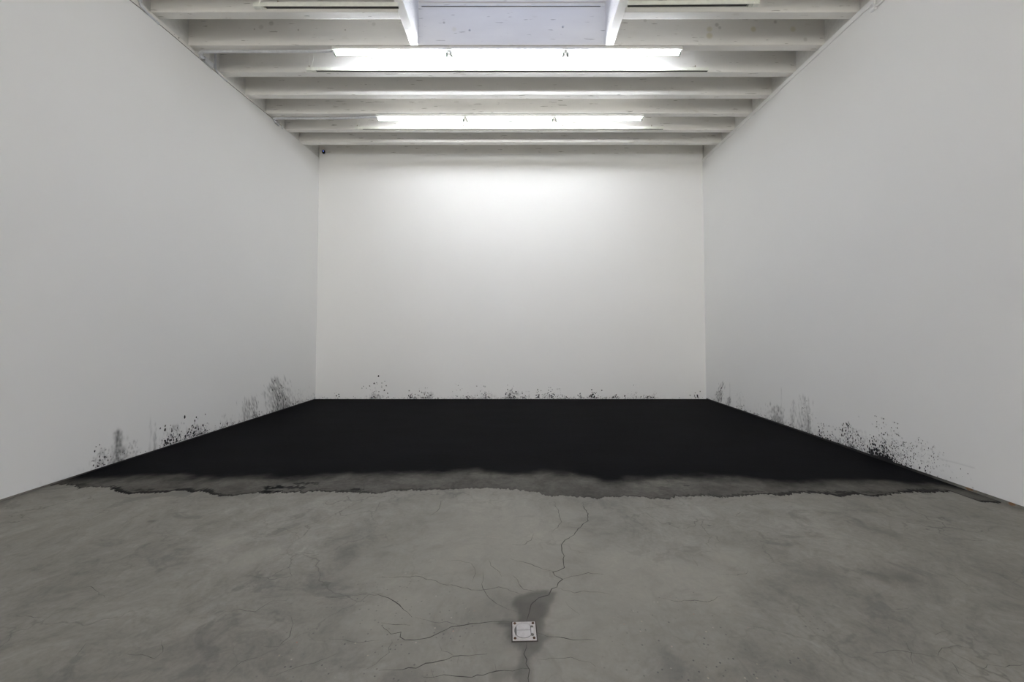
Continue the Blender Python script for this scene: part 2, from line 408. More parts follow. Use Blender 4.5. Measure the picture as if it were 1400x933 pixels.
# kind: streak (fine vertical strokes), fan (wide at the foot), dot (clots), up (clots spread upwards)
#        uc   hw  hgt   n  amp  r0  r1  asp  slant
LEFT = [(139, 9, 26, 70, .7, .35, 1.6, 1.6, 0, 'dot'), (139, 10, 24, 60, .25, .7, 1.5, 2.5, 0, 'streak'),
        (162, 11, 44, 380, .20, .8, 2.0, 1.9, -.02, 'fan'), (163, 12, 22, 60, .5, .3, .9, 1.5, 0, 'dot'),
        (181, 8, 24, 60, .35, .4, 1.0, 2.2, 0, 'streak'),
        (206, 1.5, 50, 20, .15, .5, .9, 7, 0, 'streak'), (212, 1.6, 38, 34, .28, .5, .9, 5, 0, 'streak'),
        (237, 14, 27, 120, .75, .5, 2.1, 1.7, 0, 'dot'), (237, 15, 26, 110, .3, .6, 1.2, 2.5, 0, 'streak'),
        (266, 13, 22, 100, .75, .5, 1.9, 1.4, 0, 'dot'), (270, 14, 16, 110, .35, .6, 1.4, 1.8, 0, 'streak'), (276, 7, 9, 50, .9, .8, 2.2, 1.1, 0, 'dot'),
        (303, 8, 7, 50, .8, .5, 1.6, 1.2, 0, 'dot'), (308, 12, 20, 50, .2, .5, 1.1, 2.5, 0, 'streak'), (318, 4, 8, 24, .8, .4, 1.3, 1.2, 0, 'dot'),
        (338, 6, 32, 100, .34, .5, 1.1, 3.4, -.12, 'streak'), (350, 6, 30, 110, .5, .5, 1.2, 2.8, -.22, 'streak'), (351, 4, 12, 30, .7, .4, 1.1, 1.5, -.2, 'dot'),
        (387, 13, 44, 560, .36, .6, 1.5, 2.6, -.28, 'streak'), (388, 10, 42, 60, .55, .4, 1.2, 2.0, -.33, 'up'), (385, 14, 20, 160, .4, .6, 1.3, 2, -.2, 'streak'),
        (401, 4, 5, 26, .85, .5, 1.5, 1.2, 0, 'dot'), (410, 3, 16, 26, .5, .4, .9, 1.8, 0, 'dot'), (415, 9, 22, 34, .2, .5, .9, 2.2, 0, 'streak'),
        (428, 3, 10, 22, .35, .4, 1.0, 1.8, 0, 'streak'), (370, 70, 5, 170, .45, .4, 1.0, 1.2, 0, 'dot'), (280, 70, 4, 120, .45, .4, 1.0, 1.1, 0, 'dot'), (220, 200, 8, 300, .05, 1, 2.2, 1.5, 0, 'streak')]
BACK = [(461, 5, 7, 12, .8, .4, 1.1, 1.1, 0, 'dot'), (447, 2, 3, 6, .6, .4, .8, 1, 0, 'dot'), (483, 1, 6, 3, .6, .4, .8, 1, 0, 'dot'),
        (512, 7, 8, 70, .6, .4, 1.2, 1, 0, 'dot'), (512, 8, 8, 60, .25, .7, 1.4, 1, 0, 'streak'), (529, 5, 6, 14, .8, .5, 1.1, 1, 0, 'dot'), (514, 12, 24, 16, .8, .45, 1.0, 1, 0, 'up'),
        (565, 7, 9, 70, .8, .4, 1.5, 1, 0, 'dot'), (584, 7, 12, 80, .7, .35, 1.2, 1, 0, 'dot'), (585, 9, 10, 70, .25, .7, 1.3, 1, 0, 'streak'), (598, 2, 3, 8, .9, .5, 1.2, 1, 0, 'dot'),
        (640, 12, 4, 60, .7, .4, 1.1, 1, 0, 'dot'), (664, 7, 14, 70, .6, .35, 1.1, 1.1, 0, 'dot'), (625, 10, 25, 14, .3, .4, .8, 1, 0, 'up'), (665, 12, 10, 70, .18, .6, 1.3, 1, 0, 'streak'),
        (699, 6, 15, 90, .75, .4, 1.6, 1.2, 0, 'dot'), (700, 10, 12, 80, .25, .7, 1.4, 1, 0, 'streak'), (705, 14, 3, 50, .8, .5, 1.3, 1, 0, 'dot'), (719, 8, 8, 50, .6, .4, 1.1, 1, 0, 'dot'),
        (735, 2, 5, 22, .9, .9, 2.0, 1.3, 0, 'dot'), (735, 2.5, 15, 12, .7, .4, 1.2, 1.2, 0, 'up'), (745, 5, 9, 26, .8, .5, 1.3, 1, 0, 'dot'), (754, 5, 13, 46, .8, .5, 1.4, 1, 0, 'dot'),
        (765, 5, 11, 18, .6, .4, .9, 1, 0, 'dot'), (770, 12, 3, 60, .8, .5, 1.2, 1, 0, 'dot'), (792, 5, 9, 26, .8, .5, 1.5, 1, 0, 'dot'), (809, 7, 10, 60, .9, .8, 2.0, 1, .25, 'dot'), (820, 14, 2.5, 40, .8, .4, 1.1, 1, 0, 'dot'),
        (843, 8, 5, 40, .9, .6, 1.7, 1, 0, 'dot'), (867, 7, 15, 34, .4, .35, .9, 1, 0, 'dot'), (886, 9, 5, 90, .6, .5, 1.4, 1, 0, 'dot'), (893, 2, 10, 16, .3, .4, .8, 1.5, .2, 'streak'),
        (949, 6, 7, 16, .6, .4, 1.1, 1.4, 0, 'dot'), (700, 240, 2.2, 420, .6, .4, 1.0, 1, 0, 'dot'), (700, 240, 5, 250, .05, 1, 2.2, 1, 0, 'streak')]
RIGHT = [(976, 8, 8, 16, .25, .4, .8, 1, 0, 'dot'), (981, 4, 28, 150, .42, .5, 1.2, 2.2, .25, 'streak'), (981, 4, 26, 26, .6, .4, 1.0, 1.5, .25, 'up'), (994, 2.5, 12, 50, .5, .5, 1.1, 2, .3, 'streak'),
         (998, 1, 40, 20, .12, .5, .8, 5, 0, 'streak'), (949, 1, 30, 4, .1, .4, .7, 5, 0, 'streak'), (1012, 6, 26, 60, .22, .4, .9, 2.2, .05, 'streak'), (1011, 4, 8, 24, .8, .4, 1.2, 1.3, 0, 'dot'), (1018, 3, 5, 20, .9, .5, 1.3, 1, 0, 'dot'),
         (1034, 4, 5, 24, .8, .5, 1.3, 1, 0, 'dot'), (1048, 14, 22, 60, .18, .5, 1.0, 2, 0, 'streak'), (1062, 9, 25, 260, .27, .7, 1.5, 1.8, 0, 'streak'), (1066, 6, 9, 60, .4, .6, 1.3, 1.5, 0, 'streak'), (1068, 1.4, 50, 26, .15, .5, .8, 5, 0, 'streak'),
         (1082, 3, 38, 80, .28, .5, 1.0, 3, .12, 'streak'), (1084, 5, 8, 14, .7, .4, 1.0, 1.3, 0, 'dot'), (1099, 10, 50, 260, .24, .5, 1.1, 3.2, .02, 'streak'), (1103, 8, 46, 46, .55, .35, .9, 1.5, 0, 'up'), (1105, 3, 30, 70, .25, .5, 1.0, 3.4, .02, 'streak'),
         (1122, 5, 20, 40, .8, .5, 1.5, 1.5, 0, 'dot'), (1133, 6, 16, 50, .5, .4, 1.1, 1.5, 0, 'dot'), (1144, 5, 8, 50, .5, .4, 1.1, 1.2, 0, 'dot'),
         (1160, 14, 36, 110, .7, .4, 1.6, 1.6, 0, 'up'), (1164, 16, 22, 190, .45, .4, 1.0, 1.6, 0, 'dot'), (1157, 9, 32, 14, .9, .9, 1.8, 1.6, 0, 'up'), (1176, 14, 30, 120, .2, .5, 1.1, 2, 0, 'streak'),
         (1194, 8, 24, 110, .85, .5, 2.0, 1.7, 0, 'dot'), (1210, 10, 14, 150, .85, .6, 2.0, 1.2, 0, 'dot'), (1213, 9, 6, 110, .9, .8, 2.4, 1, 0, 'dot'), (1210, 20, 44, 240, .5, .4, 1.2, 1.6, 0, 'dot'), (1222, 15, 52, 130, .5, .35, 1.1, 1.5, 0, 'up'),
         (1205, 24, 30, 200, .16, .6, 1.4, 1.8, 0, 'streak'), (1235, 12, 26, 120, .45, .4, 1.1, 1.5, 0, 'dot'), (1260, 24, 50, 100, .35, .35, .95, 1.8, 0, 'up'), (1275, 34, 44, 60, .25, .35, .8, 1.6, 0, 'up'), (1262, 4, 16, 6, .9, .9, 1.4, 1.8, 0, 'dot'), (1247, 2, 8, 5, .9, .8, 1.3, 1.3, 0, 'dot'),
         (1090, 130, 3.5, 360, .55, .4, 1.0, 1.1, 0, 'dot'), (1130, 150, 9, 350, .05, 1, 2.2, 1.5, 0, 'streak')]

def t_left(a, z, o): a = np.asarray(a, float); return np.stack([np.full(len(a), XL + o), a, np.asarray(z, float)], 1)
def t_right(a, z, o): a = np.asarray(a, float); return np.stack([np.full(len(a), XR - o), a, np.asarray(z, float)], 1)
def t_back(a, z, o): a = np.asarray(a, float); return np.stack([a, np.full(len(a), YB - o), np.asarray(z, float)], 1)

_zt = lambda q: float(np.interp(q, [3.14, 3.23, 3.32, 3.575, 3.82, 4.04, 4.33, 5.25, 6.3], [3.936, 3.943, 3.944, 3.951, 3.951, 3.957, 3.962, 4.003, 4.02]))
for which, CL, to3d, p2w, ztop, flip, rng_, lab in (
        ('left', LEFT, t_left, lambda u, v: on_side(u, v, XL), _zt, True, (YR, YB), 'black pigment splashes up the foot of the left wall'),
        ('right', RIGHT, t_right, lambda u, v: on_side(u, v, XR), lambda q: ZJ - .006, False, (YR, YB), 'black pigment splashes and dots up the foot of the right wall'),
        ('back', BACK, t_back, lambda u, v: on_back(u, v, YB), lambda q: 4.085, True, (XL, XR), 'row of small black pigment clots along the foot of the back wall')):
    s0, s1 = (2.2, YB) if which != 'back' else (XL, XR)
    so = Soot(s0, s1, BOT[which], .62, .005)
    dots = paint(so, which, p2w, CL)
    if which == 'back':
        for u, v, r in ((517.5, 514.5, 1.5), (511.5, 524.5, 1.4), (505.5, 528, .9), (515, 523.5, .7), (522, 524, .7), (526, 521.5, .7), (528, 527.5, 1), (525.5, 534, 1.2), (530, 538, 1),
                        (497, 528.5, .8), (495, 531, .7), (501, 531, .6), (460, 541.5, 1.1), (463.5, 539.5, .9), (463.8, 542.5, 1.0), (953.4, 541, 1.6), (953.9, 543, 1.5), (950.4, 537.4, .8), (957.2, 535.5, .9), (944.5, 541.5, .7)):
            a, z = p2w(u, v); dots.append((a, z, r * .0121 * .75, 1.2, -.2 if u > 900 else 0))
    so.d[-1 if which != 'back' else 0, :] = so.d[-2 if which != 'back' else 1, :]
    if which == 'right':   # thin scratch across the plaster
        us = [1118, 1125, 1135, 1145, 1160, 1195, 1230, 1255, 1276, 1290, 1310, 1333]; vs = [578.5, 581.5, 584, 587, 592, 600, 610, 618, 624, 629, 634, 640.5]
        for u in np.arange(1118, 1333, .5):
            if 1160 < u < 1180 or 1205 < u < 1268: continue
            a, z = p2w(u, np.interp(u, us, vs)); so.splat(a, z, .005, .0045, .035)
    so.d = np.clip(so.d, 0, .97)
    wo = wall_object('wall_' + which, which, so, to3d, ztop, flip, rng_)
    so2 = specks(dots, to3d, None, 'pigment_specks', lab)
    tag(so2, lab, 'pigment splatter', kind='stuff')
    # grey strip showing under the plasterboard
    if which == 'back': bm = box(XL, XR, YB + .003, YB + .02, 0, .03)
    elif which == 'left': bm = box(XL - .02, XL - .003, YR, YB, 0, .04)
    else: bm = box(XR + .003, XR + .02, YR, YB, 0, .05)
    tag(obj('baseboard_' + which, bm, MCONC), kind='structure')
WX0, WX1, WZ0, WZ1 = -2.75, 2.45, .35, 3.45        # large unseen end-wall window, added to send daylight onto the back wall
bm = bmesh.new()
add_box(bm, XL - .02, WX0, YR - .1, YR, 0, 4.5); add_box(bm, WX1, XR + .02, YR - .1, YR, 0, 4.5)
add_box(bm, WX0, WX1, YR - .1, YR, 0, WZ0); add_box(bm, WX0, WX1, YR - .1, YR, WZ1, 4.5)
tag(obj('wall_rear', bm, MW), kind='structure')
win = tag(empty('rear_fill_window', (0, YR - .05, 0)), kind='structure')
bm = bmesh.new()
for q in ((WX0, WX0 + .05, WZ0, WZ1), (WX1 - .05, WX1, WZ0, WZ1), (WX0, WX1, WZ0, WZ0 + .05), (WX0, WX1, WZ1 - .05, WZ1)): add_box(bm, q[0], q[1], -.03, .03, q[2], q[3])
obj('frame', bm, MWM, win)
for k in range(1, 4):
    xx = WX0 + (WX1 - WX0) * k / 4; obj('mullion', box(xx - .02, xx + .02, -.025, .025, WZ0 + .05, WZ1 - .05), MWM, win)
for k in range(4):
    a, b_ = WX0 + (WX1 - WX0) * k / 4, WX0 + (WX1 - WX0) * (k + 1) / 4
    obj('pane', box(a + .025 + .03 * (k == 0), b_ - .025 - .03 * (k == 3), -.003, .003, WZ0 + .051, WZ1 - .051), MGW, win)
# masonry core behind the plasterboard, up to the roof deck
UP = plain('upper_wall_paint', (.72, .715, .69), .6)
tag(obj('trim_1', box(XL - .20, XL - .020, YR - .1, YB + .2, 0, 4.6), UP), kind='structure')
tag(obj('trim_2', box(XR + .020, XR + .20, YR - .1, YB + .2, 0, 4.6), UP), kind='structure')
tag(obj('trim_3', box(XL - .02, XR + .02, YB + .020, YB + .2, 0, 4.6), UP), kind='structure')

# ------------------------------------------------------------------ floor
def seg_dist(x, y, poly):
    d = np.full(x.shape, 9.)
    for (ax, ay), (bx, by) in zip(poly, poly[1:]):
        L2 = (bx - ax) ** 2 + (by - ay) ** 2 + 1e-9; t = np.clip(((x - ax) * (bx - ax) + (y - ay) * (by - ay)) / L2, 0, 1)
        d = np.minimum(d, np.hypot(x - ax - t * (bx - ax), y - ay - t * (by - ay)))
    return d
def inside(x, y, poly):
    c = np.zeros(x.shape, bool)
    for (ax, ay), (bx, by) in zip(poly, poly[1:] + poly[:1]):
        c ^= ((ay > y) != (by > y)) & (x < (bx - ax) * (y - ay) / (by - ay + 1e-12) + ax)
    return c
def sdf(x, y, poly):
    d = seg_dist(x, y, poly + poly[:1]); return np.where(inside(x, y, poly), -d, d)
def fp(l): return [tuple(float(q) for q in on_floor(u, v)) for u, v in l]

gx = np.arange(XL - .02, XR + .035, .0125); gy = np.arange(.75, 3.0, .0125)
X, Y = np.meshgrid(gx, gy, indexing='ij'); x, y = X.ravel(), Y.ravel()
wx = x + (fbm(x * 9, y * 9) - .5) * .07; wy = y + (fbm(x * 9 + 50, y * 9 + 9) - .5) * .07
dark = sdf(wx, wy, fp([(702, 850), (704, 838), (706, 828), (716, 818), (724, 812), (742, 808), (760, 812), (756, 820), (748, 832), (742, 845), (741, 862), (752, 866), (752, 871), (738, 878), (736, 886), (730, 892), (728, 900), (735, 915), (736, 925), (733, 940), (712, 940), (710, 920), (711, 900), (706, 890), (697, 882), (691, 872), (691, 860), (680, 853), (684, 850)]))
soft = sdf(wx, wy, fp([(655, 850), (650, 830), (672, 816), (700, 812), (730, 808), (760, 810), (752, 835), (745, 860), (740, 885), (725, 905), (700, 912), (668, 912), (660, 890), (672, 870)]))
core = sdf(wx, wy, fp([(704, 848), (705, 838), (712, 828), (728, 826), (742, 828), (738, 842), (724, 850)]))
line = seg_dist(wx, wy, fp([(708, 916), (690, 917), (670, 922)])); line2 = seg_dist(x, y, fp([(680, 851.5), (702, 853)]))
stain = .62 * sstep(.012, -.012, dark) + .30 * sstep(.05, -.08, soft) + .30 * sstep(.02, -.03, core) + .35 * sstep(.03, 0, line) + .4 * sstep(.02, 0, line2)
stain *= .75 + .5 * fbm(x * 14, y * 14)
# far blotches the photograph shows
for u, v, r, s_ in ((521, 756, .06, .25), (595, 750, .05, .28), (520, 694, .07, .25), (610, 705, .08, .18), (648, 785, .05, .22), (1216, 788, .12, .35), (1240, 790, .07, .3), (1200, 789, .07, .25), (210, 714, .03, .8), (1050, 700, .06, .3), (255, 883, .10, .25), (1115, 780, .12, .18), (560, 926, .09, .3), (380, 697, .06, .3)):
    bx_, by_ = on_floor(u, v); stain += s_ * sstep(1.2, .2, np.hypot((wx - bx_) / r, (wy - by_) / (r * .8)))
pit = np.zeros_like(x)
for u, v, r in ((540, 855, .42), (500, 870, .25), (930, 850, .28), (950, 890, .35), (925, 915, .3), (1100, 845, .08), (1095, 910, .1), (480, 900, .3)):
    bx_, by_ = on_floor(u, v); pit = np.maximum(pit, sstep(1.1, .3, np.hypot(x - bx_, y - by_) / r + .5 * (fbm(x * 5, y * 5) - .5)))
pale = np.zeros_like(x)  # pale slab patches, plus brighter light on the floor's middle painted as colour
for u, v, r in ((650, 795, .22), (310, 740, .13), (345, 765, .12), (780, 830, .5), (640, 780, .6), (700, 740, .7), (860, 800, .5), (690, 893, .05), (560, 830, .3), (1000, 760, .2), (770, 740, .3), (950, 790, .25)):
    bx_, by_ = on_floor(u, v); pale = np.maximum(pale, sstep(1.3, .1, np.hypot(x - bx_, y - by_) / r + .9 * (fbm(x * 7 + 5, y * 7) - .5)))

CR = fp([(60, 666), (75, 664), (100, 664), (104, 670), (115, 667), (135, 667), (150, 667), (156, 672), (165, 674), (175, 676), (200, 675), (225, 674), (245, 672.5), (270, 673), (285, 675), (300, 679), (315, 679), (335, 676), (355, 675), (380, 674), (410, 674), (440, 672.5), (470, 673), (500, 674), (513, 675.5), (530, 672.5), (560, 671), (590, 671), (620, 669), (650, 668), (680, 669), (700, 670), (720, 672), (735, 674), (745, 677.5), (775, 679), (800, 680), (825, 682.5), (835, 680), (850, 679), (875, 680), (890, 683), (915, 683.5), (922, 680), (950, 679), (985, 680), (1010, 679), (1030, 677), (1050, 678), (1072, 679), (1085, 675), (1110, 674.5), (1140, 678), (1150, 680), (1165, 676), (1190, 679), (1213, 679), (1222, 675), (1250, 673.5), (1285, 673), (1308, 675), (1320, 682), (1335, 687), (1350, 688), (1375, 689), (1400, 697)])
BL = fp([(60, 664), (80, 661), (120, 659), (150, 657), (200, 657), (250, 656), (280, 659), (300, 656), (340, 654), (390, 657), (430, 656), (470, 653), (530, 652), (580, 651), (620, 648), (650, 648), (680, 651), (700, 652), (740, 651), (780, 652), (800, 655), (830, 661), (850, 661), (880, 656), (920, 654), (950, 655), (980, 655), (1020, 658), (1060, 664), (1100, 665), (1130, 660), (1180, 660), (1230, 662), (1270, 665), (1310, 671), (1340, 677), (1372, 687), (1400, 696)])
crx, cry = zip(*CR); blx, bly = zip(*BL)
crust_y = lambda q: np.interp(q, crx, cry) + (fbm(q * 14, q * 0 + 3, 6, .72) - .5) * .06 + (fbm(q * 75, q * 0 + 6, 3, .7) - .5) * .045 + .002
black_y = lambda q: np.maximum(np.interp(q, blx, bly) + (fbm(q * 5, q * 0 + 9, 4) - .5) * .10, crust_y(q) + .015)
# faint pigment dust on the bare slab in front of the crust
e = crust_y(x) - y
soot_f = .10 * sstep(.25, 0, e) * (.4 + fbm(x * 12, y * 12))
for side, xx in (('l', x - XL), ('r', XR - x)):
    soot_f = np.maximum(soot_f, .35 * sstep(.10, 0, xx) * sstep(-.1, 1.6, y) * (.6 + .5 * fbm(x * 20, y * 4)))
V, Q = [], []; grid_part(np.stack([x, y, x * 0], 1), X.shape, V, Q)
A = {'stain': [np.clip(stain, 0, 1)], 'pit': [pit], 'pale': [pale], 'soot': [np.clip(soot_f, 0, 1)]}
for (a0, a1) in ((YR - .1, gy[0]), (gy[-1], YB + .05)):
    P = np.array([[gx[0], a0, 0], [gx[0], a1, 0], [gx[-1], a0, 0], [gx[-1], a1, 0]]); grid_part(P, (2, 2), V, Q)
    for k in A: A[k].append(np.zeros(4))
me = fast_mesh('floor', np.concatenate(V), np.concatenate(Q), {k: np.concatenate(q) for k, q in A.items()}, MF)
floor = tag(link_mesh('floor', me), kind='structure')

# cracks in the slab
def crack(pts, wd, mat):
    P = fp(pts); Q = []
    for (ax, ay), (bx, by) in zip(P, P[1:]):
        L = math.hypot(bx - ax, by - ay); n = max(1, int(L / .02))
        for i in range(n): Q.append((ax + (bx - ax) * i / n, ay + (by - ay) * i / n))
    Q.append(P[-1]); q = np.array(Q); j = (rnd.rand(len(q), 2) - .5) * .010; j[0] = 0; j[-1] = 0; q = q + j
    t = np.gradient(q, axis=0); t /= np.linalg.norm(t, axis=1)[:, None] + 1e-9; nrm = np.stack([-t[:, 1], t[:, 0]], 1)
    env = np.minimum(1, np.minimum(np.arange(len(q)), np.arange(len(q))[::-1]) / 6 + .25)
    wv = (wd * (.55 + .8 * rnd.rand(len(q))) * env)[:, None] / 2
    co = np.stack([np.c_[q + nrm * wv, np.full(len(q), .0005)], np.c_[q - nrm * wv, np.full(len(q), .0005)]], 1).reshape(-1, 3)
    V, F_ = [], []; grid_part(co, (len(q), 2), V, F_)
    link_mesh('crack', fast_mesh('crack', co, F_[0], {}, mat), parent=floor)
cm = lambda l, ox=450, oy=680, k=.3571: [(ox + a * k, oy + b_ * k) for a, b_ in l]
for l, wd, m in (
    ([(970, 20), (978, 45), (992, 65), (988, 90), (960, 115), (935, 145), (905, 165), (888, 185), (890, 205), (900, 225), (898, 270), (880, 282), (857, 290), (862, 300), (890, 316), (870, 345), (850, 352), (843, 375), (800, 388), (780, 405), (770, 415), (768, 440), (757, 462), (755, 480)], .0040, MCRK),
    ([(757, 552), (746, 600), (758, 640), (768, 665), (767, 730)], .0040, MCRK),
    ([(890, 316), (930, 305), (990, 292), (1050, 296)], .003, MCRK), ([(870, 345), (900, 355), (940, 365), (1000, 362), (1075, 372)], .0022, MCRK2),
    ([(857, 285), (820, 275), (790, 262), (740, 250), (690, 235)], .003, MCRK2), ([(705, 302), (730, 330), (745, 355), (790, 362)], .003, MCRK),
    ([(200, 482), (250, 490), (310, 492)], .003, MCRK), ([(200, 492), (235, 525), (270, 520), (285, 550), (330, 548), (380, 535), (420, 522), (470, 498), (540, 485), (600, 480), (650, 478), (700, 480)], .0032, MCRK),
    ([(795, 520), (840, 532), (900, 540), (960, 548), (1020, 548)], .003, MCRK), ([(768, 658), (700, 662), (640, 668), (590, 680), (540, 692), (510, 686), (440, 685), (400, 692), (360, 690)], .003, MCRK),
    ([(190, 665), (250, 665), (330, 655), (370, 642), (420, 630), (500, 612), (560, 608), (605, 602)], .003, MCRK), ([(150, 372), (210, 380), (270, 410), (300, 440), (318, 462)], .0034, MCRK),
    ([(-60, 380), (0, 385), (60, 382), (150, 370)], .002, MCRK2), ([(180, 310), (280, 306), (330, 302), (390, 318), (450, 335), (510, 348), (545, 355), (600, 355), (650, 345), (700, 360), (740, 375)], .0024, MCRK2),
    ([(415, 15), (430, 15), (420, 45), (405, 62), (385, 72)], .0035, MCRK2), ([(860, 15), (880, 60), (888, 100), (860, 130), (840, 135)], .003, MCRK2),
    ([(610, 240), (620, 262), (650, 285), (660, 305)], .003, MCRK2), ([(590, 285), (585, 330), (600, 375), (640, 410), (690, 430), (720, 440)], .0026, MCRK2),
    ([(800, 622), (870, 622), (930, 614), (960, 625), (1000, 635), (1020, 650)], .0022, MCRK2), ([(450, 243), (500, 243), (545, 252), (560, 285), (545, 330)], .002, MCRK2), ([(785, 140), (770, 165), (740, 185), (700, 180)], .003, MCRK2),
    ([(420, 560), (435, 590), (500, 612), (490, 640)], .002, MCRK2), ([(240, 545), (225, 600), (180, 640), (130, 665)], .002, MCRK2), ([(635, 640), (640, 668)], .002, MCRK2), ([(390, 660), (400, 692)], .002, MCRK2), ([(330, 462), (400, 480), (470, 480), (500, 500)], .002, MCRK2),
    ([(905, 400), (935, 435), (960, 450)], .002, MCRK2), ([(0, 545), (60, 552), (110, 560), (190, 548)], .0022, MCRK2)):
    crack(cm(l), wd, m)
for l in ([(1110, 215), (1210, 215)], [(1105, 270), (1120, 300), (1050, 315), (940, 300)], [(620, 550), (628, 590), (600, 615), (480, 600)], [(1000, 570), (1060, 575), (1110, 540), (1120, 500), (1115, 460)], [(870, 680), (930, 630), (990, 615)],
          [(1020, 690), (1080, 675), (1130, 655), (1200, 640), (1290, 600)], [(290, 610), (310, 590), (330, 560)], [(860, 440), (920, 432), (980, 440), (1040, 400), (1100, 395)], [(60, 455), (180, 460)], [(1200, 400), (1250, 385), (1300, 390), (1400, 375)], [(290, 350), (340, 345), (370, 360), (400, 385)]):
    crack(cm(l, 0), .0024, MCRK2)
for l in ([(950, 560), (970, 600), (975, 640)], [(880, 495), (885, 520)], [(1070, 610), (1070, 590), (1085, 580), (1120, 570), (1215, 580)], [(820, 600), (900, 585), (1000, 600), (1070, 610)], [(1060, 530), (1100, 515)], [(1070, 610), (1130, 635), (1150, 680), (1190, 708)],
          [(345, 280), (345, 290), (300, 300), (240, 295)], [(320, 55), (295, 75)], [(130, 230), (150, 265)], [(0, 385), (60, 400), (120, 395), (190, 405), (240, 380)], [(880, 430), (960, 425)], [(1240, 660), (1260, 640), (1330, 650), (1400, 640)]):
    crack(cm(l, 900), .0024, MCRK2)

# ------------------------------------------------------------------ pigment field
nx = 1500; fx = np.linspace(XL + .001, XR - .001, nx)
c_y, b_y = crust_y(fx), black_y(fx)
rows = np.concatenate([np.linspace(0, 1, 46), 1 + np.linspace(0, 1, 42)[1:], 2 + np.linspace(0, 1, 24)[1:]])
fade = .17
Yg = np.zeros((nx, len(rows)))
for j, r in enumerate(rows):
    y1 = np.maximum(b_y - .10, c_y + .006)
    if r <= 1: Yg[:, j] = c_y + (y1 - c_y) * r
    elif r <= 2: Yg[:, j] = y1 + ((b_y + .16) - y1) * (r - 1)
    else: Yg[:, j] = (b_y + .16) + (YB - .001 - b_y - .16) * (r - 2)
Xg = np.repeat(fx[:, None], len(rows), 1)
n1 = fbm(Xg * 6, Yg * 9, 5, .6); n2 = fbm(Xg * 45, Yg * 45, 4, .65); n3 = fbm(Xg * 3 + 7, Yg * 5 + 2, 3)
dfront = Yg - c_y[:, None]
D = sstep(-.11, .13, Yg - b_y[:, None] + (n1 - .5) * .14)
thin = .44 + .36 * (n1 - .5) + .22 * (n2 - .5) + .12 * (n3 - .5)
D = thin + (1 - thin) * D
# dark ragged crust where the slurry stopped, interrupted; heavier on the left and right
px_u = CX + F * fx / np.maximum(c_y, .1)
heavy = np.interp(px_u, [60, 100, 150, 160, 215, 290, 350, 370, 410, 520, 600, 700, 760, 830, 910, 960, 1040, 1130, 1240, 1300, 1400], [.5, .9, .45, 1, .9, .95, .55, .9, .75, .6, .45, .12, .3, .45, .6, .55, .75, .85, .9, .85, .7])
ln_w = .018 + .055 * sstep(.30, .75, fbm(fx * 5 + 3, fx * 0 + 1, 4)) * heavy
ln = (1 - sstep(.4, 1.3, dfront / ln_w[:, None])) * (.35 + .65 * heavy[:, None]) * sstep(.36, .50, n2 + .22 * heavy[:, None] - .03)
dab = np.zeros_like(D)
for u, v, rx_, ry_, s_ in ((374, 668, .09, .045, 1), (400, 667, .12, .04, .9), (365, 673, .1, .03, 1), (412, 662, .13, .03, .9), (450, 669, .07, .02, .6), (484, 670, .07, .02, .9), (165, 672, .07, .02, .9), (195, 671, .11, .03, .8), (110, 664, .12, .03, .8), (545, 670, .08, .015, .7), (1030, 673, .09, .02, .7), (1150, 674, .1, .035, .9), (1200, 674, .12, .03, .7), (1265, 671, .09, .03, .9), (1325, 683, .08, .03, .8), (1350, 687, .1, .012, .9), (780, 657.5, .05, .008, .7), (940, 665, .03, .01, .8), (1020, 674, .06, .012, .7), (1050, 671, .1, .02, .5)):
    bx_, by_ = on_floor(u, v); rr = np.hypot((Xg - bx_) / rx_, (Yg - by_) / ry_)
    dab = np.maximum(dab, s_ * sstep(1.4, .3, rr + 2.2 * (n2 - .5) + 1.2 * (fbm(Xg * 18, Yg * 30, 4, .6) - .5)))
D = np.maximum(D, np.maximum(ln * .95, dab * .97))
# fade of the whole layer into dust at its very front edge where no crust
D = np.clip(D, 0, 1)
hz = .0012 + .0012 * sstep(0, .02, dfront) + .0015 * D * n1
hz[:, 0] = .0004
V = np.stack([Xg.ravel(), Yg.ravel(), hz.ravel()], 1); VV, QQ = [], []; grid_part(V, Xg.shape, VV, QQ)
me = fast_mesh('black_pigment_field', VV[0], QQ[0], {'soot': D.ravel()}, MP, smooth=True)
tag(link_mesh('black_pigment_field', me), 'layer of matt black pigment covering the far half of the concrete floor', 'pigment layer', kind='stuff')

# ------------------------------------------------------------------ floor cleanout cover
def corner(u, v): return Vector((*[float(q) for q in on_floor(u, v)], 0))
ctr = (corner(700, 852) + corner(731, 852) + corner(734, 877) + corner(702, 877)) / 4
cov = empty('drain_cover', (ctr.x, ctr.y, 0), 'small square cast metal cleanout cover with rusty corner screws set in the floor', 'drain cover')
cov.rotation_euler = (0, 0, math.radians(1.6))
S2 = .0425
obj('recess', box(-S2 - .004, S2 + .004, -S2 - .004, S2 + .004, .0006, .0012), MPIT, cov)
obj('plate', box(-S2, S2, -S2, S2, .0006, .004, bev=.0012, seg=2), MALU, cov)
bm = bmesh.new(); bmesh.ops.create_cone(bm, cap_ends=True, segments=40, radius1=.0345, radius2=.0345, depth=.0006, matrix=Matrix.Translation((-.002, 0, .0042)))
obj('lid_groove', bm, plain('groove_grey', (.20, .19, .18), .7), cov)
bm = bmesh.new(); n = 48; ring = []
for k in range(n):
    t = 2 * math.pi * k / n; ring.append((min(max(math.cos(t) * .033, -.0255), .0245) - .002, math.sin(t) * .033))
lo = [bm.verts.new((a, b_, .004)) for a, b_ in ring]; hi = [bm.verts.new((a * .985, b_ * .985, .0056)) for a, b_ in ring]
for k in range(n): bm.faces.new((lo[k], lo[(k + 1) % n], hi[(k + 1) % n], hi[k]))
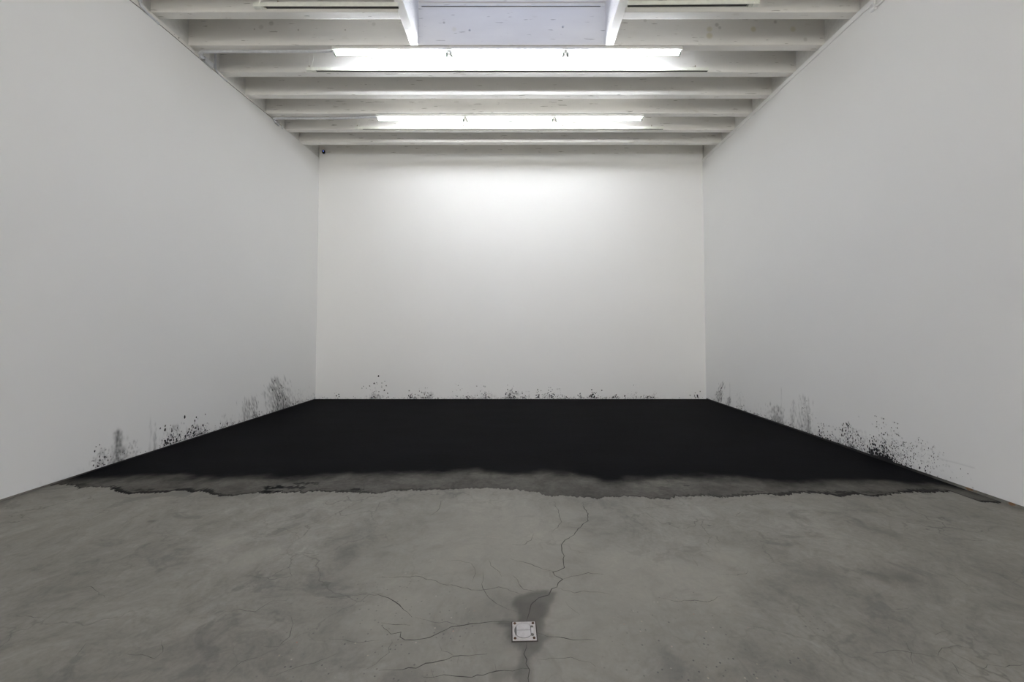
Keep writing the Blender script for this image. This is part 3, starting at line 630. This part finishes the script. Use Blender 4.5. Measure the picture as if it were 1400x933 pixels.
bm.faces.new(hi); obj('lid', bm, MLID, cov)
obj('lid_seam', box(-.027, .0225, -.0004, .0004, .0057, .0060), MPIT, cov)
obj('slot', box(-.0325, -.0305, -.022, .014, .0044, .0048), MPIT, cov)
obj('latch_bar', box(.025, .033, -.014, .012, .004, .0062, bev=.001), MLID, cov)
for a, b_ in ((.0285, .0165), (.0285, -.0195)):
    bm = bmesh.new(); bmesh.ops.create_cone(bm, cap_ends=True, segments=16, radius1=.006, radius2=.0055, depth=.001, matrix=Matrix.Translation((a, b_, .0046))); obj('finger_hole', bm, plain('hole_grey', (.16, .15, .13), .8), cov)
for a in (-.034, .034):
    for b_ in (-.034, .034):
        bm = bmesh.new(); bmesh.ops.create_cone(bm, cap_ends=True, segments=14, radius1=.0052, radius2=.0042, depth=.0022, matrix=Matrix.Translation((a * .99, b_, .0048))); obj('screw', bm, MRUST, cov)

# ------------------------------------------------------------------ ceiling: deck, joists, skylight
SX0, SX1 = -1.008, .890             # inner faces of the skylight trimmers
SY0, SY1 = .95, 3.735               # opening
JD = .402                           # joist depth
bm = bmesh.new(); z_ = (ZJ + JD, ZJ + JD + .05)
add_box(bm, XL - .2, SX0, YR, YB + .2, *z_); add_box(bm, SX1, XR + .2, YR, YB + .2, *z_)
for a, b_ in ((YR, SY0), (SY1, YB + .2)): add_box(bm, SX0, SX1, a, b_, *z_)
ceil = tag(obj('ceiling', bm, MT), kind='structure')
far0, sp = 5.8125, .3996
fars = {0: far0 - 6 * sp + .009, 1: far0 - 5 * sp + .002, 2: far0 - 4 * sp, 3: far0 - 3 * sp, 4: far0 - 2 * sp - .012, 5: far0 - sp - .012, 6: far0 - .052}
for k in range(-30, 0): fars[k] = far0 - (6 - k) * sp
TJ = .082
for k in sorted(fars):
    y1 = fars[k]; y0 = y1 - TJ
    if y0 < YR + .05: continue
    spans = [(XL - .022, XR + .022)]
    if SY0 + .001 < y0 and y1 <= SY1 + .05 and k < 1: spans = [(XL - .022, SX0 - .08), (SX1 + .08, XR + .022)]
    for (a, b_) in spans:
        obj('joist', box(a, b_, y0, y1, ZJ, ZJ + JD, bev=.006, seg=2), MTB if k == 1 else MT, ceil)
obj('lip', box(XL, XR, YB - .004, YB + .003, 4.082, 4.094, bev=.002), MW, ceil)
obj('rim_joist', box(XL, XR, YB + .004, YB + .0195, 4.0, ZJ + JD), MT, ceil)
# trimmers and header of the skylight well
def skylight(SY0, SY1, name):
    obj('trimmer', box(SX0 - .08, SX0, SY0 - .08, SY1 - .004, ZJ - .006, ZJ + JD, bev=.003), MT, ceil)
    obj('trimmer', box(SX1, SX1 + .08, SY0 - .08, SY1 - .004, ZJ - .006, ZJ + JD, bev=.003), MT, ceil)
    obj('header', box(SX0, SX1, SY0 - .08, SY0, ZJ - .004, ZJ + JD, bev=.003), MT, ceil)
    sky = tag(empty(name, (0, 0, 0)), kind='structure')
    zc = ZJ + JD
    for nm, q in (('curb_board', (SX0 - .02, SX1 + .02, SY1 - .001, SY1 + .04, zc + .052, zc + .34)), ('curb_board', (SX0 - .02, SX1 + .02, SY0 - .04, SY0, zc + .052, zc + .34)),
                  ('curb_board', (SX0 - .04, SX0 + .0, SY0, SY1 - .001, zc + .052, zc + .34)), ('curb_board', (SX1, SX1 + .04, SY0, SY1 - .001, zc + .052, zc + .34))):
        obj(nm, box(*q, bev=.002), MT, sky)
    obj('lining_board', box(SX0, SX1, SY1 - .010, SY1 - .001, 4.450, 4.75), MT, sky)
    obj('lining_strip', box(SX0 + .03, SX1 - .05, SY1 - .006, SY1 + .01, 4.407, 4.410), MCRK2, sky)
    fz = zc + .34
    bm = bmesh.new()
    for q in ((SX0 - .06, SX0 + .03, SY0 - .05, SY1 + .05), (SX1 - .03, SX1 + .06, SY0 - .05, SY1 + .05), (SX0 + .03, SX1 - .03, SY0 - .05, SY0 + .04), (SX0 + .03, SX1 - .03, SY1 - .04, SY1 + .05)):
        add_box(bm, *q, fz, fz + .05)
    obj('frame', bm, MWM, sky)
    for k in range(1, 3):
        xx = SX0 + (SX1 - SX0) * k / 3; obj('mullion', box(xx - .02, xx + .02, SY0 + .04, SY1 - .04, fz, fz + .045), MWM, sky)
    for k in range(3):
        a = SX0 + (SX1 - SX0) * k / 3; b_ = SX0 + (SX1 - SX0) * (k + 1) / 3; obj('pane', box(a + .021 + (.01 if k == 0 else 0), b_ - .021 - (.01 if k == 2 else 0), SY0 + .041, SY1 - .041, fz + .02, fz + .026), MG, sky)
skylight(SY0, SY1, 'window_1')
# round knots on the face of the joist inside the well
for u, v in ((642, 41), (769.5, 36.5)):
    a, z = on_back(u, v, 3.73)
    bm = bmesh.new(); bmesh.ops.create_uvsphere(bm, u_segments=12, v_segments=8, radius=.011, matrix=Matrix.Translation((a, 3.731, z)) @ Matrix.Diagonal((1, .5, 1, 1))); obj('knot', bm, MKNOT, ceil, smooth=True)

# soft bead where the right wall meets the joists
tag(obj('trim_4', box(XR - .012, XR - .0005, YR, YB - .001, ZJ - .060, ZJ - .0065, bev=.005, seg=3), MW, smooth=True), kind='structure')
# timber plate on top of the left plasterboard
bm = bmesh.new()
ys = [YR, 3.14, 3.23, 3.32, 3.575, 3.82, 4.04, 4.33, 4.7]; prev = None
for q in ys:
    zt = _zt(q) + .003; r4 = [bm.verts.new((XL - .018, q, zt)), bm.verts.new((XL - .001, q, zt + .004)), bm.verts.new((XL - .001, q, max(ZJ - .012, zt + .012))), bm.verts.new((XL - .018, q, max(ZJ - .002, zt + .02)))]
    if prev:
        for k in range(4): bm.faces.new((prev[k], prev[(k + 1) % 4], r4[(k + 1) % 4], r4[k]))
    else: bm.faces.new(r4)
    prev = r4
bm.faces.new(prev[::-1]); bmesh.ops.recalc_face_normals(bm, faces=bm.faces)
tag(obj('trim_5', bm, MT), kind='structure')
# dark crack line between plasterboard and plate
bm = bmesh.new(); add_tube(bm, [(XL - .0015, q, _zt(q) + .002) for q in [-2, 0, 2, 3.14, 3.23, 3.32, 3.45, 3.575, 3.7, 3.82, 4.04, 4.33, 4.7, 5.25]], .0045, 6)
tag(obj('trim_6', bm, plain('shadow_gap', (.20, .19, .17), .8)), kind='structure')

# ------------------------------------------------------------------ fluorescent battens
TL = 1.1918; X0 = -1.895
def batten_meshes():
    hz, ms = 0, {}
    bm = box(-TL / 2 + .0008, TL / 2 - .0008, -.026, .026, -.034, 0, bev=.003); ms['housing'] = bm
    return ms
def make_batten(mat):
    t = empty('fluorescent_light', (0, 0, 0))
    obj('housing', box(-TL / 2 + .0008, TL / 2 - .0008, -.027, .027, -.032, 0, bev=.003), MWM, t)
    obj('tube', tube([(-TL / 2 + .028, 0, -.056), (TL / 2 - .028, 0, -.056)], .0165, 16), mat, t, smooth=True)
    for s in (-1, 1):
        xx = s * (TL / 2 - .018)
        h = obj('lamp_holder', box(xx - .009, xx + .009, -.011, .011, -.070, -.031, bev=.003), MWM, t)
        obj('contact_cap', box(s * (TL / 2 - .0265) - .008, s * (TL / 2 - .0265) + .008, -.019, .019, -.078, -.052, bev=.003), MSOCK, h)
    return t
def copy_tree(o, parent=None):
    c = o.copy(); C.objects.link(c); c.parent = parent
    for ch in list(o.children): copy_tree(ch, c)
    return c
pos = ['left end', 'middle', 'right end']
rows_ = [(1, ME, 'brightly lit {} fluorescent batten of the nearer row, under the beam closing the skylight', 'battens of the nearer row'),
         (4, ME2, 'lit {} fluorescent batten of the farther row, nearest the back wall', 'battens of the farther row')]
for k, mat, lab, grp in rows_:
    proto = make_batten(mat); yc = fars[k] - TJ / 2
    for i in range(3):
        o = proto if i == 0 else copy_tree(proto)
        o.location = (X0 + TL * (i + .5), yc, ZJ - .0002); tag(o, lab.format(pos[i]), 'ceiling light', grp)
proto = make_batten(MER); first = True  # unseen batten rows, added behind the camera to fill in light
for k, nm in ((-9, 'first'), (-20, 'second')):
    for i in range(3):
        o = proto if first else copy_tree(proto); first = False
        o.location = (X0 + TL * (i + .5), fars[k] - TJ / 2, ZJ - .0002); tag(o, 'lit {} fluorescent batten of the {} fill-light row added behind the viewpoint'.format(pos[i], nm), 'ceiling light', 'battens added behind the viewpoint')

# ------------------------------------------------------------------ lighting tracks hung between joists
def track(xa, xb, y, lab, hangers, z0=3.932, z1=3.967, feed=None, tilt=0):
    t = empty('lighting_track', ((xa + xb) / 2, y, z0), lab, 'lighting track', 'lighting tracks hung below the joists'); ox = (xa + xb) / 2
    bm = bmesh.new(); L = (xb - xa) / 2
    add_box(bm, -L, L, -.018, -.013, 0, z1 - z0); add_box(bm, -L, L, .013, .018, 0, z1 - z0); add_box(bm, -L, L, -.013, .013, z1 - z0 - .006, z1 - z0)
    obj('rail', bm, MTRK, t)
    obj('slot', box(-L + (.10 if feed == 'l' else .004), L - (.10 if feed == 'r' else .004), -.0129, .0129, .004, .016), MDK, t)
    if feed:
        s = -1 if feed == 'l' else 1
        obj('end_feed', box(s * L - .055 if s > 0 else -L - .002, L + .002 if s > 0 else -L + .055, -.020, .020, -.002, z1 - z0 + .003, bev=.003), MTRK, t)
        obj('latch', box(s * (L - .075) - .014, s * (L - .075) + .014, -.010, .010, .000, .004), MTRK, t)
    for hx in hangers:
        obj('hanger_wire', tube([(hx - ox, 0, z1 - z0 + .02), (hx - ox, 0, ZJ + JD + .001 - z0)], .0016, 6), MTRK, t)
        obj('hanger_clip', box(hx - ox - .004, hx - ox + .004, -.004, .004, z1 - z0 - .001, z1 - z0 + .03), plain('clip_brass', (.30, .26, .20), .5), t)
    if feed and len(hangers):
        s = -1 if feed == 'l' else 1
        pts = [(s * (L - .035), 0, z1 - z0), (s * (L - .05), .004, .09), (s * (L - .065), 0, .14), (s * (L - .06), 0, ZJ + JD + .001 - z0)]
        obj('feed_cord', tube(bend(pts, .03), .0035, 8), MWM, t)
    t.rotation_euler = (0, tilt, 0)
    return t
track(-2.291, 2.069, 4.014, 'long pale lighting track hung beside the nearer lit row', [-2.27, -.89, .60, 1.93], feed='l')
track(-2.269, 2.035, 5.181, 'long pale lighting track hung beside the farther lit row', [-2.245, -.76, .63, 1.87], feed='l')
track(-2.305, -1.043, 3.214, 'short pale lighting track left of the skylight well', [-2.10], feed='l')
track(.954, 2.095, 3.195, 'short pale lighting track right of the skylight well', [2.0], feed='r', tilt=-.008)

# ------------------------------------------------------------------ conduits, boxes, camera
def cyl(p, q, r, n=12): return tube([p, q], r, n)
r_ = .0145
y_b = fars[1] + .004
t = empty('electrical_conduit', (XL + .02, y_b, 3.99), 'grey painted conduit running along the beam from left wall to nearer lit row', 'conduit')
def rel(t, pts): o = t.location; return [tuple(Vector(p) - o) for p in pts]
x_end = X0 + .002
obj('pipe', tube(rel(t, bend([(XL + .055, y_b - .016, ZJ - .016), (-2.9, y_b - .018, ZJ - .015), (-2.42, y_b - .018, ZJ - .015), (-2.2, y_b - .020, ZJ - .015), (-2.03, y_b - .03, ZJ - .022), (x_end - .01, fars[1] - TJ / 2 + .006, ZJ - .022)], .08)), r_), MGAL, t, smooth=True)
obj('elbow', tube(rel(t, bend([(XL + .06, y_b - .005, ZJ - .018), (XL + .024, y_b, ZJ - .022), (XL + .022, y_b + .05, ZJ - .036)], .02)), .0165), MGAL, t, smooth=True)
obj('connector', tube(rel(t, [(XL + .010, y_b + .02, ZJ - .05), (XL + .012, y_b + .06, ZJ - .02)]), .012), MBOX, t, smooth=True)
obj('junction_box', box(XL + .002 - t.location.x, XL + .034 - t.location.x, .06, .175, -.045, .012, bev=.004), MBOX, t)
t = empty('electrical_conduit', (XL + .02, fars[4], 3.99), 'grey painted conduit running from left wall to farther lit row', 'conduit')
y_e = fars[4] + .004
obj('pipe', tube(rel(t, bend([(XL + .05, y_e, ZJ - .018), (-2.3, y_e, ZJ - .0165), (x_end - .30, y_e - .015, ZJ - .0165), (x_end - .01, fars[4] - TJ / 2 + .01, ZJ - .018)], .08)), r_), MGAL, t, smooth=True)
obj('elbow', tube(rel(t, bend([(XL + .06, y_e, ZJ - .018), (XL + .022, y_e, ZJ - .022), (XL + .02, y_e + .05, ZJ - .04)], .02)), .014), MGAL, t, smooth=True)
obj('junction_box', box(XL + .002 - t.location.x, XL + .03 - t.location.x, .06, .13, -.04, .014, bev=.004), MBOX, t)
obj('drop_pipe', tube(rel(t, [(XL + .018, y_e + .21, ZJ - .004), (XL + .016, y_e + .21, ZJ - .045)]), .007), MGAL, t, smooth=True)
t = empty('electrical_conduit', (XL + .012, 4.036, 3.97), 'short vertical conduit dropping beside the junction box on the left wall', 'conduit')
obj('pipe', tube(rel(t, bend([(XL + .012, 4.036, ZJ + .25), (XL + .012, 4.036, _zt(4.03) + .02), (XL + .006, 4.10, _zt(4.1) + .004), (XL + .002, 4.22, _zt(4.2))], .03)), .009), MGAL, t, smooth=True)
obj('fitting', tube(rel(t, [(XL + .012, 4.036, 3.985), (XL + .012, 4.036, 4.03)]), .0125), MGAL, t, smooth=True)
t = empty('electrical_conduit', (XL + .012, 3.25, 3.95), 'vertical conduit entering the top of the left wall at the upper left corner', 'conduit')
obj('pipe', tube(rel(t, bend([(XL + .014, 3.215, ZJ + .3), (XL + .014, 3.215, 3.965), (XL + .008, 3.29, 3.95), (XL + .003, 3.40, 3.946)], .03)), .0105), MGAL, t, smooth=True)
obj('fitting', tube(rel(t, [(XL + .014, 3.215, 3.99), (XL + .014, 3.215, 4.04)]), .014), MGAL, t, smooth=True)
t = empty('electrical_conduit', (XR - .02, 3.17, 3.9), 'painted conduit turning the corner high on the right wall', 'conduit')
obj('pipe', tube(rel(t, bend([(XR - .014, 3.175, ZJ + .3), (XR - .014, 3.175, 3.895), (XR - .015, 2.6, 3.885), (XR - .015, -2, 3.885)], .05, 8)), .012), MW, t, smooth=True)
obj('wall_clip', tube(rel(t, [(XR - .0175, 3.20, 3.893), (XR - .0175, 3.155, 3.885)]), .0165), MW, t, smooth=True)

a, z = on_back(442, 207.5, 6.17)
t = empty('security_camera', (a, YB, z), 'tiny black surveillance camera with blue light at top left of the back wall', 'security camera')
obj('base', tube([(-.02, 0, 0), (-.02, -.012, 0)], .024, 20), MW, t, smooth=True)
obj('arm', tube([(-.02, -.01, 0), (-.004, -.03, 0)], .007), MW, t, smooth=True)
bm = bmesh.new(); bmesh.ops.create_uvsphere(bm, u_segments=20, v_segments=12, radius=1, matrix=Matrix.Translation((0, -.045, 0)) @ Matrix.Diagonal((.026, .028, .034, 1))); obj('housing', bm, MBLK, t, smooth=True)
bm = bmesh.new(); bmesh.ops.create_uvsphere(bm, u_segments=12, v_segments=8, radius=.006, matrix=Matrix.Translation((.010, -.069, .002))); obj('indicator_light', bm, MLED, t, smooth=True)
